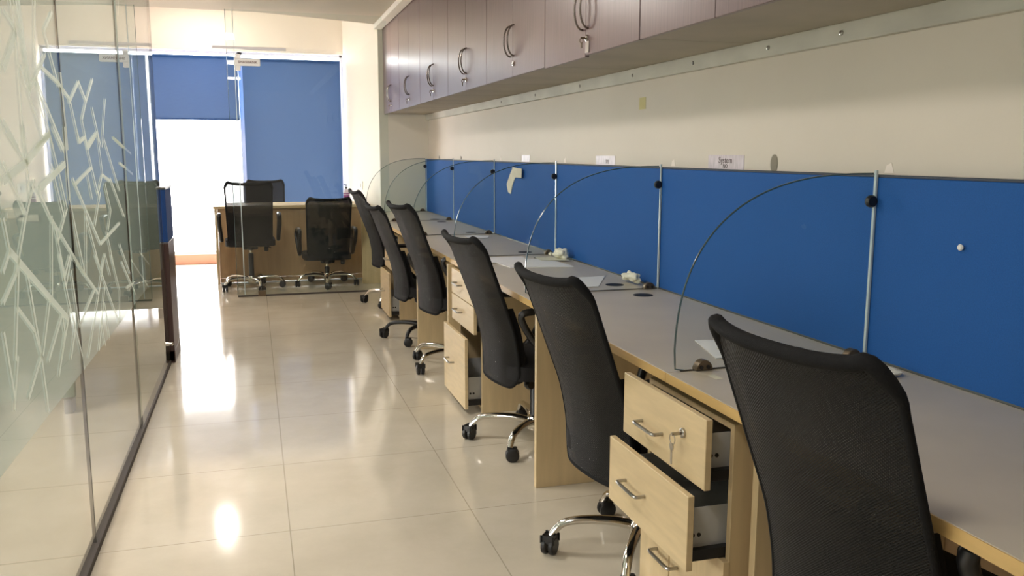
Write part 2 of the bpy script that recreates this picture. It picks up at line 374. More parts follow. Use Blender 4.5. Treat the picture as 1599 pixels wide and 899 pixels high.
SEG = "2.46,1.70,2.56,1.67;2.53,1.74,2.56,1.66;2.56,1.66,2.42,1.56;2.59,1.75,2.66,1.53;2.62,1.75,2.67,1.53;2.56,1.66,2.55,1.37;2.66,1.52,2.89,1.64;2.58,1.58,2.77,1.40;2.81,1.78,2.74,1.59;3.03,1.78,2.90,1.71;2.90,1.71,3.05,1.56;2.82,1.60,3.05,1.57;3.05,1.57,3.21,1.53;3.20,1.52,3.39,1.60;3.39,1.60,3.51,1.54;3.51,1.54,3.68,1.63;3.51,1.54,3.40,1.47;3.21,1.53,3.32,1.39;3.32,1.39,3.43,1.41;3.40,1.47,3.47,1.38;3.47,1.38,3.68,1.43;3.63,1.52,3.76,1.38;2.74,1.56,3.05,1.37;2.74,1.56,2.90,1.37;3.09,1.60,3.11,1.37;2.37,1.43,2.49,1.37;2.68,1.37,2.87,1.41;3.95,1.57,3.79,1.38;4.10,1.42,4.39,1.38;2.38,1.41,2.56,1.33;2.56,1.42,2.57,1.33;2.57,1.33,2.57,1.24;2.33,1.29,2.56,1.33;2.56,1.33,2.86,1.41;2.34,1.33,2.51,1.20;2.63,1.28,2.51,1.19;2.51,1.19,2.40,1.09;2.40,1.09,2.37,1.06;2.30,1.20,2.33,1.12;2.33,1.12,2.26,1.08;2.33,1.12,2.91,0.85;2.70,1.26,3.05,1.32;2.66,1.26,2.79,1.17;2.79,1.17,3.24,0.94;3.07,1.02,3.47,0.84;2.87,1.40,2.95,1.30;2.95,1.30,3.03,1.18;2.92,1.43,3.04,1.36;2.86,1.32,2.98,1.15;3.03,1.18,2.86,1.09;3.09,1.43,3.08,1.21;3.08,1.21,3.24,0.95;3.16,1.27,3.60,1.01;3.19,1.25,3.52,1.30;3.60,1.01,4.12,1.05;3.43,1.41,3.62,1.20;3.28,1.44,3.33,1.39;3.48,1.37,3.66,1.42;3.43,1.28,3.49,1.19;3.62,1.20,3.75,1.27;3.75,1.27,3.93,1.24;3.70,1.45,3.76,1.27;3.85,1.41,4.18,1.19;3.94,1.25,4.27,1.07;3.51,1.09,3.67,1.20;3.35,1.13,3.56,0.91;3.35,1.16,3.27,0.93;2.81,1.17,2.73,0.94;2.84,1.14,2.92,0.98;3.02,1.03,2.92,0.98;3.80,1.23,3.90,1.12;3.90,1.12,3.80,1.05;3.76,1.04,3.90,0.86;4.08,0.96,4.33,0.80;3.68,0.96,3.56,0.91;3.68,0.96,3.77,0.87;4.71,0.86,5.08,0.75;4.10,1.42,4.64,1.35;4.24,1.31,4.66,1.25;2.40,1.08,2.30,0.86;2.35,0.98,2.50,0.89;2.50,0.89,2.55,0.81;2.48,1.04,2.55,0.81;2.70,0.94,2.57,0.81;2.84,0.87,2.63,0.78;2.85,0.86,2.86,0.81;2.96,0.87,2.79,0.75;3.03,1.02,2.93,0.95;2.87,1.05,2.96,0.88;2.96,0.88,3.10,0.68;3.02,0.98,3.08,0.79;3.08,0.79,3.40,0.86;3.67,0.96,3.46,0.82;3.46,0.82,3.20,0.66;3.47,0.98,3.90,0.65;3.62,0.84,3.41,0.64;3.59,0.78,3.65,0.63;3.01,0.79,2.92,0.72;3.82,0.94,3.99,0.77;3.99,0.77,3.92,0.66;3.50,0.71,3.54,0.63;4.10,0.88,4.49,0.67;4.41,0.85,5.01,0.63;4.21,0.75,4.43,0.74;2.32,0.86,2.25,0.75;2.55,0.81,2.58,0.65;2.55,0.81,2.39,0.74;2.86,0.81,2.74,0.71;2.37,1.06,2.24,1.01;2.22,0.94,2.26,0.78;3.10,0.68,3.11,0.64"
b = MB()
def strip(y0, z0, y1, z1, wd):
    a = Vector((y0, z0)); c = Vector((y1, z1)); d = (c-a)
    if d.length < .01: return
    n = Vector((-d.y, d.x)).normalized()*wd/2; e = d.normalized()*wd*.3
    q = [a-n-e, a+n-e, c+n+e, c-n+e]
    b.prism([(p.x-2.5, p.y) for p in q], 'x', .0078, .0082)
sg = [tuple(map(float, s_.split(','))) for s_ in SEG.split(';')]
thick = {30, 32, 33, 40, 41, 24, 50, 4, 2}
for i, (y0, z0, y1, z1) in enumerate(sg): strip(y0, z0, y1, z1, .022 if i in thick else .012)
# the same pattern carries on along the nearer panes
for k in range(45):
    y0 = random.uniform(-1, 2.3); z0 = random.uniform(.65, 2.2); a = random.choice([1.2, 1.75, 2.3, .7, -1.2])+random.uniform(-.15, .15); L = random.uniform(.3, .9)
    z1 = min(2.6, z0+abs(math.sin(a))*L); y1 = min(2.4, y0+math.cos(a)*L)
    if y1 > -1.15: strip(y0, z0, y1, z1, random.choice([.012, .012, .022]))
# upper part of the pattern above the photo's edge
for k in range(9):
    y0 = random.uniform(2.4, 4.6); z0 = random.uniform(1.95, 2.2); a = random.choice([1.2, 1.75, .8])+random.uniform(-.2, .2); L = random.uniform(.2, .4)
    strip(y0, z0, y0+math.cos(a)*L, z0+math.sin(a)*L, .012)
b.build('film_line_pattern', MT['filmline'], gp)
MB().lathe([(.014, 0), (.014, .02), (.006, .028)], TR(.012, 5.86-2.5-.03, .14) @ RY(PI/2), 14).build('patch_button', MT['chrome'], gp, smooth=True)

# low partition past the end of the glass
lp = empty('low_partition', (-.56, 6.1, 0), label='low blue-topped dark brown partition just past the end of the frosted glass', cat='partition')
MB().box(-.02, .02, -.21, .21, .79, 1.125, .003).build('fabric_panel', MT['blue_dark'], lp)
MB().box(-.02, .022, -.21, .21, .01, .785, .003).build('laminate_panel', MT['brown'], lp)
MB().box(-.024, .024, -.215, .215, 1.125, 1.14, .002).build('top_trim', MT['trim'], lp)
MB().box(-.022, .024, -.21, .21, 0, .08, .002).build('skirting', MT['brown'], lp)

# workstations in the room behind the glass
def side_screen(x0, x1, y, z, label):
    t = empty('low_screen', ((x0+x1)/2, y, 0), label=label, cat='partition')
    w2 = (x1-x0)/2
    MB().box(-w2, w2, -.02, .02, .08, z-.012, .003).build('fabric_panel', MT['green_fab'], t)
    MB().box(-w2, w2, -.022, .022, z-.012, z, .002).build('top_trim', MT['trim'], t)
    for s_ in (-1, 1): MB().box(s_*(w2-.03)-.02, s_*(w2-.03)+.02, -.05, .05, 0, .08, .003).build('foot', MT['trim'], t)
    return t
side_screen(-1.75, -.75, 7.6, 1.14, 'farther of the two sage low screens seen through the frosted glass')
side_screen(-1.9, -.95, 4.9, 1.12, 'nearer of the two sage low screens seen through the frosted glass')
b = MB(); b.box(-.06, .03, -.003, .003, 0, .05, .001); b.box(.0, .09, -.003, .003, -.02, .015, .001)
o = b.build('paper_note', MT['paper_aged'], label='small cream note stuck on the sage low screen behind the frosted glass', cat='note'); o.location = (-1.14, 4.875, 1.03)
t = empty('side_desk', (-2.35, 6.2, 0), label='tan desk standing behind the frosted glass partition', cat='desk')
MB().box(-.5, .5, -1.1, 1.1, .72, .75, .003).build('tabletop', MT['dull_wood'], t)
for y in (-1.06, 1.06): MB().box(-.48, .48, y-.012, y+.012, 0, .72, .002).build('leg_panel', MT['dull_wood'], t)
MB().box(-.45, -.43, -1.04, 1.04, .2, .72, .002).build('modesty_panel', MT['dull_wood'], t)

# ------------------------------------------------------------------ cross glass partition
gx = empty('glass_screen_wall', (.56, 8.5, 0), label='clear frameless glass pane standing across the aisle in front of the far table', cat='partition')
x0 = -.185-.56; x1 = 1.275-.56
MB().box(x0, -.125-.56, -.005, .005, .02, ZC-.01).build('glass_pane', MT['glass'], gx)
MB().box(-.118-.56, x1, -.005, .005, .02, ZC-.01).build('glass_pane', MT['glass'], gx)
MB().box(x0-.004, x0, -.006, .006, .02, ZC-.01).build('glass_edge', MT['gedge'], gx)
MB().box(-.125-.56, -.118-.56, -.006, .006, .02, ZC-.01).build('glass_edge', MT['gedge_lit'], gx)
MB().box(x0, x1, -.012, .012, 0, .014, .002).build('floor_channel', MT['dark'], gx)
MB().box(.0-.56, .07-.56, -.02, .02, 0, .055, .004).build('floor_patch', MT['bronze'], gx)
MB().box(-.31-.56, .34-.56, -.02, .02, 2.29, 2.315, .003).build('header_rail', MT['winframe'], gx)
MB().box(1.20-.56, 1.265-.56, -.02, .02, 0, .055, .004).build('floor_patch', MT['bronze'], gx)
# clamp with the name plate
b = MB(); b.box(-.115-.56, -.07-.56, -.016, .016, 2.10, 2.25, .004)
b.build('patch_fitting', MT['white'], gx)
npz = 2.175
npl = MB().box(-.12-.56, .105-.56, -.026, -.017, npz-.033, npz+.033, .008).build('name_plate', MT['white'], gx, label='white name plate with brown lettering')
def text_mesh(s_, size, mat, parent, name='lettering', loc=(0, 0, 0), rot=(PI/2, 0, 0), ex=.0006, bold=0):
    c = bpy.data.curves.new(name, 'FONT'); c.body = s_; c.size = size; c.extrude = ex; c.align_x = 'CENTER'; c.align_y = 'CENTER'; c.offset = bold
    o = bpy.data.objects.new('tmp', c); COL.objects.link(o)
    dg = bpy.context.evaluated_depsgraph_get(); me = bpy.data.meshes.new_from_object(o.evaluated_get(dg))
    bpy.data.objects.remove(o); me.name = name
    me.materials.clear(); me.materials.append(mat)
    n = bpy.data.objects.new(name, me); COL.objects.link(n); n.location = loc; n.rotation_euler = rot
    if parent: n.parent = parent
    return n
text_mesh('SHASHANK', .033, MT['pink_ink'], npl, loc=(-.005-.56, -.0268, npz), bold=.0006)

# ------------------------------------------------------------------ overhead cabinets
CX = 1.325
def bow(x, y, zc, h=.155, dep=.034):
    pts = [(x, y, zc-h/2)]
    for k in range(0, 13):
        a = k/12*PI; pts.append((x-.004-dep*math.sin(a), y, zc-h/2*math.cos(a)))
    pts.append((x, y, zc+h/2))
    return pts
def cabinet(y0, y1, lab, style):
    t = empty('wall_cabinet', (CX, (y0+y1)/2, 1.757), label=lab, cat='cabinet', group='dark brown overhead cabinets above the desks')
    h = (y1-y0)/2
    b = MB(); D = 1.785-CX; top = ZC-.004-1.757
    b.box(.02, D, -h+.001, h-.001, 0, .018); b.box(.02, D, -h+.001, h-.001, top-.018, top)
    b.box(.02, D, -h+.001, -h+.018, .018, top-.018); b.box(.02, D, h-.018, h-.001, .018, top-.018); b.box(D-.01, D, -h+.018, h-.018, .018, top-.018)
    b.build('body', MT['cab_under'], t)
    for s_ in (-1, 1):
        a, c = (-h+.002, -.0015) if s_ < 0 else (.0015, h-.002)
        sag = .006 if (style == 'hasp' and s_ > 0) else 0
        d = MB().box(0, .018, a, c, -.004-sag, top, .0015, 1).build('door', MT['cab'], t)
        zc = .178
        MB().tube(bow(0, s_*.032, zc), .0042, 8).build('handle', MT['dark_steel'], d, smooth=True)
        if s_ < 0:
            zl = .062
            MB().lathe([(.0135, 0), (.0135, .006), (.009, .008)], TR(0, -.022, zl) @ RY(-PI/2), 18).build('lock', MT['chrome'], d, smooth=True)
            if style in ('key', 'hasp'):
                kb = MB(); kb.box(-.030, -.008, -.0235, -.0205, zl-.004, zl+.004, .001)
                kb.tube([(-.026+.007*math.cos(q), -.022+.001, zl-.010+.010*math.sin(q)) for q in [2*PI*k/14 for k in range(14)]], .0015, 6, True)
                kb.box(-.028, -.024, -.028, -.014, zl-.040, zl-.018, .001)
                kb.build('key', MT['bronze'], d)
            if style == 'hasp':
                MB().box(-.004, 0, -.045, -.005, .005, .05, .001).build('hasp', MT['steel'], d)
    return t
hy = [8.10, 7.06, 6.01, 4.97, 3.92, 2.88, 1.83, .78, -.27]
top_y = 9.095
cl = ['farthest dark brown overhead cabinet, against the return wall, with bluish sheen', 'second overhead cabinet from the far end, keys hanging under its handles',
 'third overhead cabinet from the far end, keys below paired handles', 'fourth overhead cabinet from the far end, dark keys hanging below the handles',
 'overhead cabinet with only a round silver lock under its two bow handles', 'overhead cabinet with chrome lock and hasp, handles cut by top photo edge',
 'overhead cabinet whose underside shows nearest the top centre right', 'overhead cabinet nearest the camera, only its pale underside edge showing']
st = ['key', 'key', 'key', 'key', 'disc', 'hasp', 'disc', 'disc']
for i in range(8): cabinet(hy[i]+.0015, (top_y if i == 0 else hy[i-1])-.0015, cl[i], st[i])

# ------------------------------------------------------------------ desks
DX = 1.085
def desk(y0, y1, label, legs):
    t = empty('workstation_desk', (DX, (y0+y1)/2, 0), label=label, cat='desk', group='run of grey-topped workstation desks')
    c = (y0+y1)/2; a, b_ = y0-c+.001, y1-c-.001
    top = MB().box(.003, 1.748-DX, a, b_, .724, .75, .0015, 1).build('tabletop', MT['desk'], t)
    MB().box(0, .003, a, b_, .7235, .7495).build('edge_band', MT['edge'], top, label='yellow maple edge band')
    MB().box(1.725-DX, 1.74-DX, a+.005, b_-.005, .12, .722).build('modesty_panel', MT['dull_wood'], t)
    for y in legs:
        MB().box(-.028 if y != 1.755 else .06, 1.724-DX, y-c-.0125, y-c+.0125, 0, .7225, .0015, 1).build('leg_panel', MT['wood_v'], t)
    for y in (y0+.155, y1-.155):
        g = MB().lathe([(.043, 0), (.043, .0012), (.039, .0016)], TR(1.60-DX, y-c, .7501), 28).build('cable_grommet', MT['hole'], t)
    return t
dl = [(-.67, .73, 'desk nearest the camera, running out of the frame at lower right', [-.64, .70]),
 (.73, 2.13, 'grey-topped desk beside the nearest chair, in front of the pinned blue screen', [1.755]),
 (2.13, 3.53, 'grey-topped desk carrying a leaflet beyond the nearest divider, full wooden leg panel', [3.21]),
 (3.53, 4.93, 'grey-topped desk with two white tissue lumps and loose papers', [4.86]),
 (4.93, 6.33, 'grey-topped desk in front of the screen with a bent paper stuck on it', [5.852]),
 (6.33, 7.73, 'second desk from the far end, its left glass end clamp beside it', [7.66]),
 (7.73, 9.095, 'farthest grey-topped desk ending at the cream return wall', [9.05])]
for d in dl: desk(*d)

# blue fabric screens behind the desks
sl = ['blue fabric screen nearest the camera, out of the frame', 'blue fabric screen at right edge with a white pin in it', 'large blue fabric screen seen behind the nearest curved glass divider',
 'blue fabric screen behind the two white tissue lumps', 'blue fabric screen with a bent paper stuck on it', 'second blue fabric screen from the far end', 'farthest blue fabric screen by the return wall']
for i, d in enumerate(dl):
    c = (d[0]+d[1])/2; h = (d[1]-d[0])/2-.003
    t = empty('desk_screen', (1.75, c, .75), label=sl[i], cat='partition', group='blue fabric screens behind the desks')
    MB().box(0, .036, -h, h, .0005, .54, .002, 1).build('fabric_panel', MT['blue'], t)
    MB().box(-.001, .037, -h, h, .54, .547, .001, 1).build('top_trim', MT['dark_trim'], t)
    MB().box(-.0015, .002, -h, h, .0, .006).build('bottom_trim', MT['trim'], t)

# curved glass dividers
def divider(y, label):
    t = empty('glass_divider', (DX, y, .75), label=label, cat='partition', group='curved clear glass dividers between the desks')
    pts = []
    xc, a, bz, n = 1.735-DX, .625, .545, 2.65
    for k in range(33):
        th = k/32*PI/2
        pts.append((xc-a*math.cos(th)**(2/n), .006+bz*math.sin(th)**(2/n)))
    outline = [(pts[0][0]+.012, .004)]+pts[1:]+[(1.748-DX, .006+bz), (1.748-DX, .004)]
    MB().prism(outline, 'y', -.003, .003).build('glass_pane', MT['glass_clear'], t)
    e = [(pts[0][0]+.03, 0, .003)]+[(p[0], 0, p[1]) for p in [(pts[0][0]+.004, .008)]+pts[1:]]
    MB().tube(e, .0026, 6).build('polished_edge', MT['gedge'], t, smooth=True)
    MB().box(pts[0][0]+.02, 1.74-DX, -.003, .003, .0012, .004).build('bottom_edge', MT['gedge_dark'], t)
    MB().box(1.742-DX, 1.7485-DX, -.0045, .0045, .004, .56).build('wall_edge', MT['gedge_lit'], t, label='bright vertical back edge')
    MB().lathe([(.001, -.009), (.015, -.009), (.018, -.005), (.018, .005), (.015, .009), (.001, .009)], TR(1.733-DX, 0, .47) @ RX(PI/2), 20).build('screen_clip', MT['black'], t, smooth=True)
    for xx in (1.20-DX, 1.70-DX):
        hp = [(xx-.027, .0012), (xx+.027, .0012)]+[(xx+.027*math.cos(q), .0012+.030*math.sin(q)) for q in [PI*k/12 for k in range(1, 12)]]
        cb = MB().prism(hp, 'y', -.013, .013, .002).build('desk_clamp', MT['bronze'], t)
        for dx in (-.011, .011): MB().lathe([(.006, 0), (.006, .003)], TR(xx+dx, -.013, .011) @ RX(PI/2), 10).build('clamp_screw', MT['hole'], cb)
for y, l in ((2.13, 'curved glass divider nearest the camera, its whole rounded outline visible'), (3.53, 'curved glass divider just behind the second nearest chair, by the tissue lump'),
  (4.93, 'third curved glass divider, standing over the stack of papers'), (6.33, 'fourth curved glass divider with bright edge beside the chair tops'),
  (7.73, 'fifth curved glass divider, second from the far end'), (9.02, 'farthest curved glass divider against the cream return wall')): divider(y, l)

# ------------------------------------------------------------------ pedestals
def pedestal(y0, y1, fronts, label, broken=False, lockon=None):
    """fronts: (z0, z1, front x)"""
    xb = 1.105; t = empty('drawer_pedestal', (xb, (y0+y1)/2, 0), label=label, cat='drawer unit', group='wooden drawer pedestals under the desks')
    h = (y1-y0)/2
    b = MB(); b.box(0, .48, -h+.004, -h+.022, .0, .70, .001, 1); b.box(0, .48, h-.022, h-.004, .0, .70, .001, 1); b.box(.46, .48, -h+.02, h-.02, .02, .70); b.box(0, .48, -h+.02, h-.02, .685, .70); b.box(0.0, .48, -h+.02, h-.02, .02, .036)
    b.build('body', MT['wood_v'], t)
    for i, (z0, z1, fx) in enumerate(fronts):
        x = fx-xb
        if broken and i == 2:
            b = MB(); n = [-h, -.11, .05, .145, h]
            for k in range(4): b.box(x+.002*(k % 2), x+.018, n[k]+.0012, n[k+1]-.0012, z0, z1-(0, .004, 0, .0)[k], .001, 1)
            d = b.build('drawer', MT['wood_v'], t, label='split drawer front of loose planks')
        else:
            d = MB().box(x, x+.018, -h, h, z0, z1, .0015, 1).build('drawer', MT['wood'], t)
        zc = z0+(z1-z0)*.52; yc = .06
        if broken and i == 0: zc = z0+(z1-z0)*.40; yc = .05
        if broken and i == 2: zc = .215; yc = .06
        MB().tube(spline([(x, yc-.062, zc), (x-.02, yc-.062, zc), (x-.029, yc-.054, zc), (x-.03, yc, zc), (x-.029, yc+.054, zc), (x-.02, yc+.062, zc), (x, yc+.062, zc)], 4), .0052, 8).build('handle', MT['steel'], d, smooth=True)
        # sheet metal tray and black runner behind the front
        b = MB(); xe = min(x+.43, .44); zt = min(z1-.05, z0+.16)
        for s_ in (-1, 1): b.box(x+.018, xe, s_*(h-.045)-.001, s_*(h-.045)+.001, z0+.04, zt)
        b.box(x+.018, xe, -h+.045, h-.045, z0+.04, z0+.043)
        b.box(xe-.002, xe, -h+.045, h-.045, z0+.04, zt)
        b.build('drawer_tray', MT['sheetmetal'], d)
        for s_ in (-1, 1): MB().box(x+.018, xe, s_*(h-.034)-.0095, s_*(h-.034)+.0095, z0+.012, z0+.04).build('runner', MT['black'], d)
        b = MB()
        for k in (0, 1): b.lathe([(.0055, 0), (.0055, .002)], TR(x+.040+.017*k, -h+.0438, z0+.072) @ RX(PI/2), 10)
        b.build('rivet', MT['hole'], d)
        if lockon == i:
            yl = -.13; zl = z0+(z1-z0)*.63
            lk = MB().lathe([(.013, 0), (.013, .006), (.009, .008)], TR(x, yl, zl) @ RY(-PI/2), 18).build('lock', MT['steel'], d, smooth=True)
            kb = MB(); kb.box(x-.034, x-.008, yl-.0015, yl+.0015, zl-.005, zl+.004, .001)
            kb.tube([(x-.030, yl+.003+.014*math.cos(q), zl-.014+.014*math.sin(q)) for q in [2*PI*k/16 for k in range(16)]], .0012, 6, True)
            kb.build('key', MT['steel'], d)
            kb = MB(); kb.lathe([(.011, -.0012), (.011, .0012)], TR(x-.030, yl+.006, zl-.036) @ RY(PI/2), 14); kb.box(x-.0312, x-.0288, yl+.002, yl+.010, zl-.082, zl-.044, .0008)
            kb.build('hanging_key', MT['steel'], d, smooth=False)
    return t
pedestal(1.79, 2.275, [(.54, .72, 1.025), (.335, .53, .983), (.03, .345, 1.088)], 'nearest drawer pedestal, two drawers pulled open, key in the top one', True, 0)
pedestal(4.25, 4.76, [(.575, .715, 1.06), (.425, .57, 1.06), (.03, .405, 1.012)], 'middle drawer pedestal with its deep bottom drawer ajar')
pedestal(6.93, 7.40, [(.55, .715, 1.06), (.40, .545, 1.06), (.03, .385, 1.02)], 'farthest drawer pedestal, behind the all-black chair')

# ------------------------------------------------------------------ chairs
def chair(cx, cy, rot, label, dz=0., base_rot=0., black_base=False, zb=.341, group='black mesh-back task chairs along the desks', rad=.31, armrot=0, prefixed=None, arms=(-1, 1), aw=.245):
    t = empty('task_chair', (cx, cy, 0), rot, label=label, cat='chair', group=group)
    bmat = MT['black'] if black_base else MT['chrome']
    # star base
    MB().lathe([(.03, .055), (.042, .07), (.045, .10), (.038, .125), (.028, .13)], None, 20).build('base_hub', bmat, t, smooth=True)
    for k in range(5):
        a = base_rot-rot+k*2*PI/5; ca, sa = math.cos(a), math.sin(a)
        P = spline([(0.03*ca, .03*sa, .10), (.10*ca, .10*sa, .115), (.20*ca, .20*sa, .118), (.27*ca, .27*sa, .105), (rad*ca, rad*sa, .062)], 5)
        n = len(P); MB().tube(P, [.018-.006*i/(n-1) for i in range(n)], 10, flat=1.15).build('base_leg', bmat, t, smooth=True)
        sw = a+1.1+k*.9; cs, ss = math.cos(sw), math.sin(sw); ox, oy = rad*ca+cs*.012, rad*sa+ss*.012
        Mw = TR(ox, oy, .031) @ RZ(sw)
        bb = MB()
        for s_ in (-1, 1):
            bb.lathe([(.008, -.009), (.027, -.009), (.031, -.005), (.031, .006), (.025, .010), (.006, .010)], Mw @ TR(0, s_*.014, 0) @ RX(PI/2), 18)
        bb.box(-.024, .022, -.021, .021, .018, .034, .006, 2, Mw)
        bb.lathe([(.008, .03), (.010, .045), (.010, .052)], TR(rad*ca, rad*sa, .005), 12)
        bb.build('caster', MT['black'], t, smooth=True)
    zs = .46+dz
    MB().lathe([(.03, .10), (.03, .11), (.026, .12), (.026, zs-.17), (.022, zs-.165), (.022, zs-.16)], None, 18).build('lift_cover', MT['black'], t, smooth=True)
    MB().lathe([(.013, zs-.17), (.013, zs-.10)], None, 14).build('gas_piston', MT['chrome'], t, smooth=True)
    mech = MB().box(-.11, .10, -.07, .07, zs-.115, zs-.075, .012).build('mechanism', MT['black'], t)
    MB().tube([(.02, -.06, zs-.095), (.03, -.16, zs-.10), (.03, -.20, zs-.115)], .006, 8).build('lever', MT['chrome'], mech)
    MB().lathe([(.02, 0), (.024, .01), (.024, .03), (.018, .04)], TR(-.10, -.13, zs-.11) @ RX(PI/2), 14).build('tension_knob', MT['black'], mech, smooth=True)
    # seat cushion
    b = MB()
    def fn(tm):
        bmesh.ops.create_grid(tm, x_segments=14, y_segments=14, size=.5)
        up = list(tm.verts)
        for v in up:
            x, y = v.co.x*2, v.co.y*2
            k = 1/max(1, (abs(x)**5+abs(y)**5)**.2)
            e = max(abs(x*k), abs(y*k))
            v.co = Vector((x*k*.235+.025, y*k*.24, zs-.018*e**6-.012*max(0, x*k-.5)))
        r_ = bmesh.ops.duplicate(tm, geom=tm.faces[:]+tm.edges[:]+tm.verts[:])
        low = [g for g in r_['geom'] if isinstance(g, bmesh.types.BMVert)]
        for v in low: v.co.z = zs-.075
        e1 = [e for e in tm.edges if e.is_boundary]
        bmesh.ops.bridge_loops(tm, edges=e1)
        bmesh.ops.recalc_face_normals(tm, faces=tm.faces[:])
    b._add(fn); b.build('seat', MT['blackcloth'], t, smooth=True)
    # backrest: profile leaning away above the lumbar bend
    zt = 1.032
    W = .218
    def prof(z):
        if z > .62: s_ = (z-.62)/(zt-.62); return -.184-.156*s_
        s_ = (.62-z)/(.62-.341); return -.184+.030*s_+.012*math.sin(PI*s_)
    def wid(z):
        s_ = (z-zb)/(zt-zb); return W*(.93+.07*min(1, s_*1.2))
    def pt(uu, vv, off=0.):
        """uu -1..1 across, vv 0..1 up"""
        ztop = zt+.004-.022*(1-abs(uu)**3)-.035*(max(0, abs(uu)-.9)/.1)**2.5
        zbot = zb+.05*max(0, (abs(uu)-.7)/.3)**2
        z = zbot+(ztop-zbot)*vv
        lean = prof(z)
        return Vector((lean-.038*(1-abs(uu)**2.4)-off*(1 if 0 else 1)+(-.012*max(0, vv-.93)/.07*1.0), uu*wid(z)*1.0, z+dz))
    NU, NV = 20, 26
    def shell(v0, v1, th, name, mat, inset=.0, off=0):
        b = MB()
        def fn(tm):
            A = [[tm.verts.new(pt((-1+2*i/NU)*(1-inset), v0+(v1-v0)*j/NV, off)) for i in range(NU+1)] for j in range(NV+1)]
            B = [[tm.verts.new(pt((-1+2*i/NU)*(1-inset), v0+(v1-v0)*j/NV, off-th)) for i in range(NU+1)] for j in range(NV+1)]
            for j in range(NV):
                for i in range(NU):
                    tm.faces.new((A[j][i], A[j][i+1], A[j+1][i+1], A[j+1][i])); tm.faces.new((B[j][i], B[j+1][i], B[j+1][i+1], B[j][i+1]))
            for j in range(NV):
                tm.faces.new((A[j][0], A[j+1][0], B[j+1][0], B[j][0])); tm.faces.new((A[j][NU], B[j][NU], B[j+1][NU], A[j+1][NU]))
            for i in range(NU):
                tm.faces.new((A[0][i], B[0][i], B[0][i+1], A[0][i+1])); tm.faces.new((A[NV][i], A[NV][i+1], B[NV][i+1], B[NV][i]))
            bmesh.ops.recalc_face_normals(tm, faces=tm.faces[:])
        b._add(fn); return b.build(name, mat, t, smooth=True)
    cover_top = .52
    shell(0.02, cover_top, .024, 'back_cushion', MT['backcloth'], .05, .006)
    shell(0.0, .985, .004, 'back_mesh', MT['mesh'], .015, .030)
    # tubular frame round the back
    ring = []
    for j in range(0, 15): ring.append(pt(-1, .02+j/14*.93, .024))
    for i in range(1, 16): ring.append(pt(-1+2*i/16, .985, .026))
    for j in range(14, -1, -1): ring.append(pt(1, .02+j/14*.93, .024))
    for i in range(15, 0, -1): ring.append(pt(-1+2*i/16, .01, .024))
    rr = spline(ring, 3, True); zmx = max(p.z for p in rr)
    MB().tube(rr, [.0085+.0065*max(0, min(1, (p.z-(zmx-.07))/.05)) for p in rr], 10, True).build('back_frame', MT['backcloth'], t, smooth=True)
    # spine bracket between seat and back
    MB().tube(spline([(-.08, 0, zs-.10), (-.15, 0, zs-.10), (prof(.45)+.01, 0, zs-.03), (prof(.55)+.0, 0, zs+.10)], 6), .014, 8, flat=2.4).build('back_bracket', MT['black'], t, smooth=True)
    # loop armrests
    for s_ in arms:
        y = s_*aw
        q = [(-.185, y, .70), (-.08, y, .712), (.08, y, .70), (.15, y*1.02, .665), (.155, y*1.02, .60), (.10, y*.98, .50), (.03, y*.96, zs-dz-.02), (-.05, y*.97, .50), (-.14, y, .60)]
        q = [(a_, b_, c_-.012+dz) for a_, b_, c_ in q]
        MB().tube(spline(q, 5, True), .0155, 10, True, 1.25).build('armrest', MT['black'], t, smooth=True)
    return t
D = math.radians
chair(1.262, 1.345, D(8.5), 'nearest black mesh-back chair, filling the lower right corner', dz=.014, base_rot=.3, zb=.33)
chair(1.227, 2.553, D(8.5), 'second nearest black chair, between the leg panel and open drawers', dz=-.028, base_rot=D(164))
chair(1.24, 3.767, D(7.2), 'third black chair, chrome star base beside the deep open drawer', dz=-.025, base_rot=D(158.5))
chair(1.215, 5.311, D(9), 'fourth black chair, tallest back in the row, chrome base', dz=.029, base_rot=D(209))
chair(1.184, 6.19, D(4.6), 'fifth black chair, the one on an all-black star base', dz=-.033, base_rot=D(160), black_base=True)
chair(1.227, 7.753, D(5.4), 'farthest black chair in the desk row, next to the far table', dz=.009, base_rot=D(158))
G2 = 'black mesh-back task chairs round the far table'
chair(-.055, 9.03, D(91), 'left chair before the far table, high back with armrests spread', dz=.058, base_rot=D(-146), zb=.385, group=G2, aw=.285)
chair(.695, 9.055, D(92), 'right chair before the far table, lower set back', dz=-.105, base_rot=D(-95), zb=.395, group=G2, aw=.28)
chair(.13, 10.42, D(-90), 'chair behind the far table, half hidden by the left chair', dz=.01, base_rot=.2, group=G2)

# ------------------------------------------------------------------ far table
t = empty('reception_table', (.4, 9.7, 0), label='wooden panel-front table crossing the far end of the room', cat='table')
TZ = .812
MB().box(-.81, .80, -.33, .30, TZ-.028, TZ, .002).build('tabletop', MT['wood'], t)
MB().box(-.77, .75, -.295, -.277, .06, TZ-.03, .001).build('front_panel', MT['dull_wood'], t)
MB().box(-.80, -.772, -.31, .29, 0, TZ-.03, .001).build('side_panel', MT['wood_v'], t)
MB().box(.752, .78, -.31, .29, 0, TZ-.03, .001).build('side_panel', MT['wood_v'], t)
MB().box(-.77, .75, -.29, -.28, .012, .058, .001).build('plinth', MT['dull_wood'], t)
MB().box(-.77, .75, -.30, -.28, .0, .011, .001).build('foot_strip', MT['alu'], t)
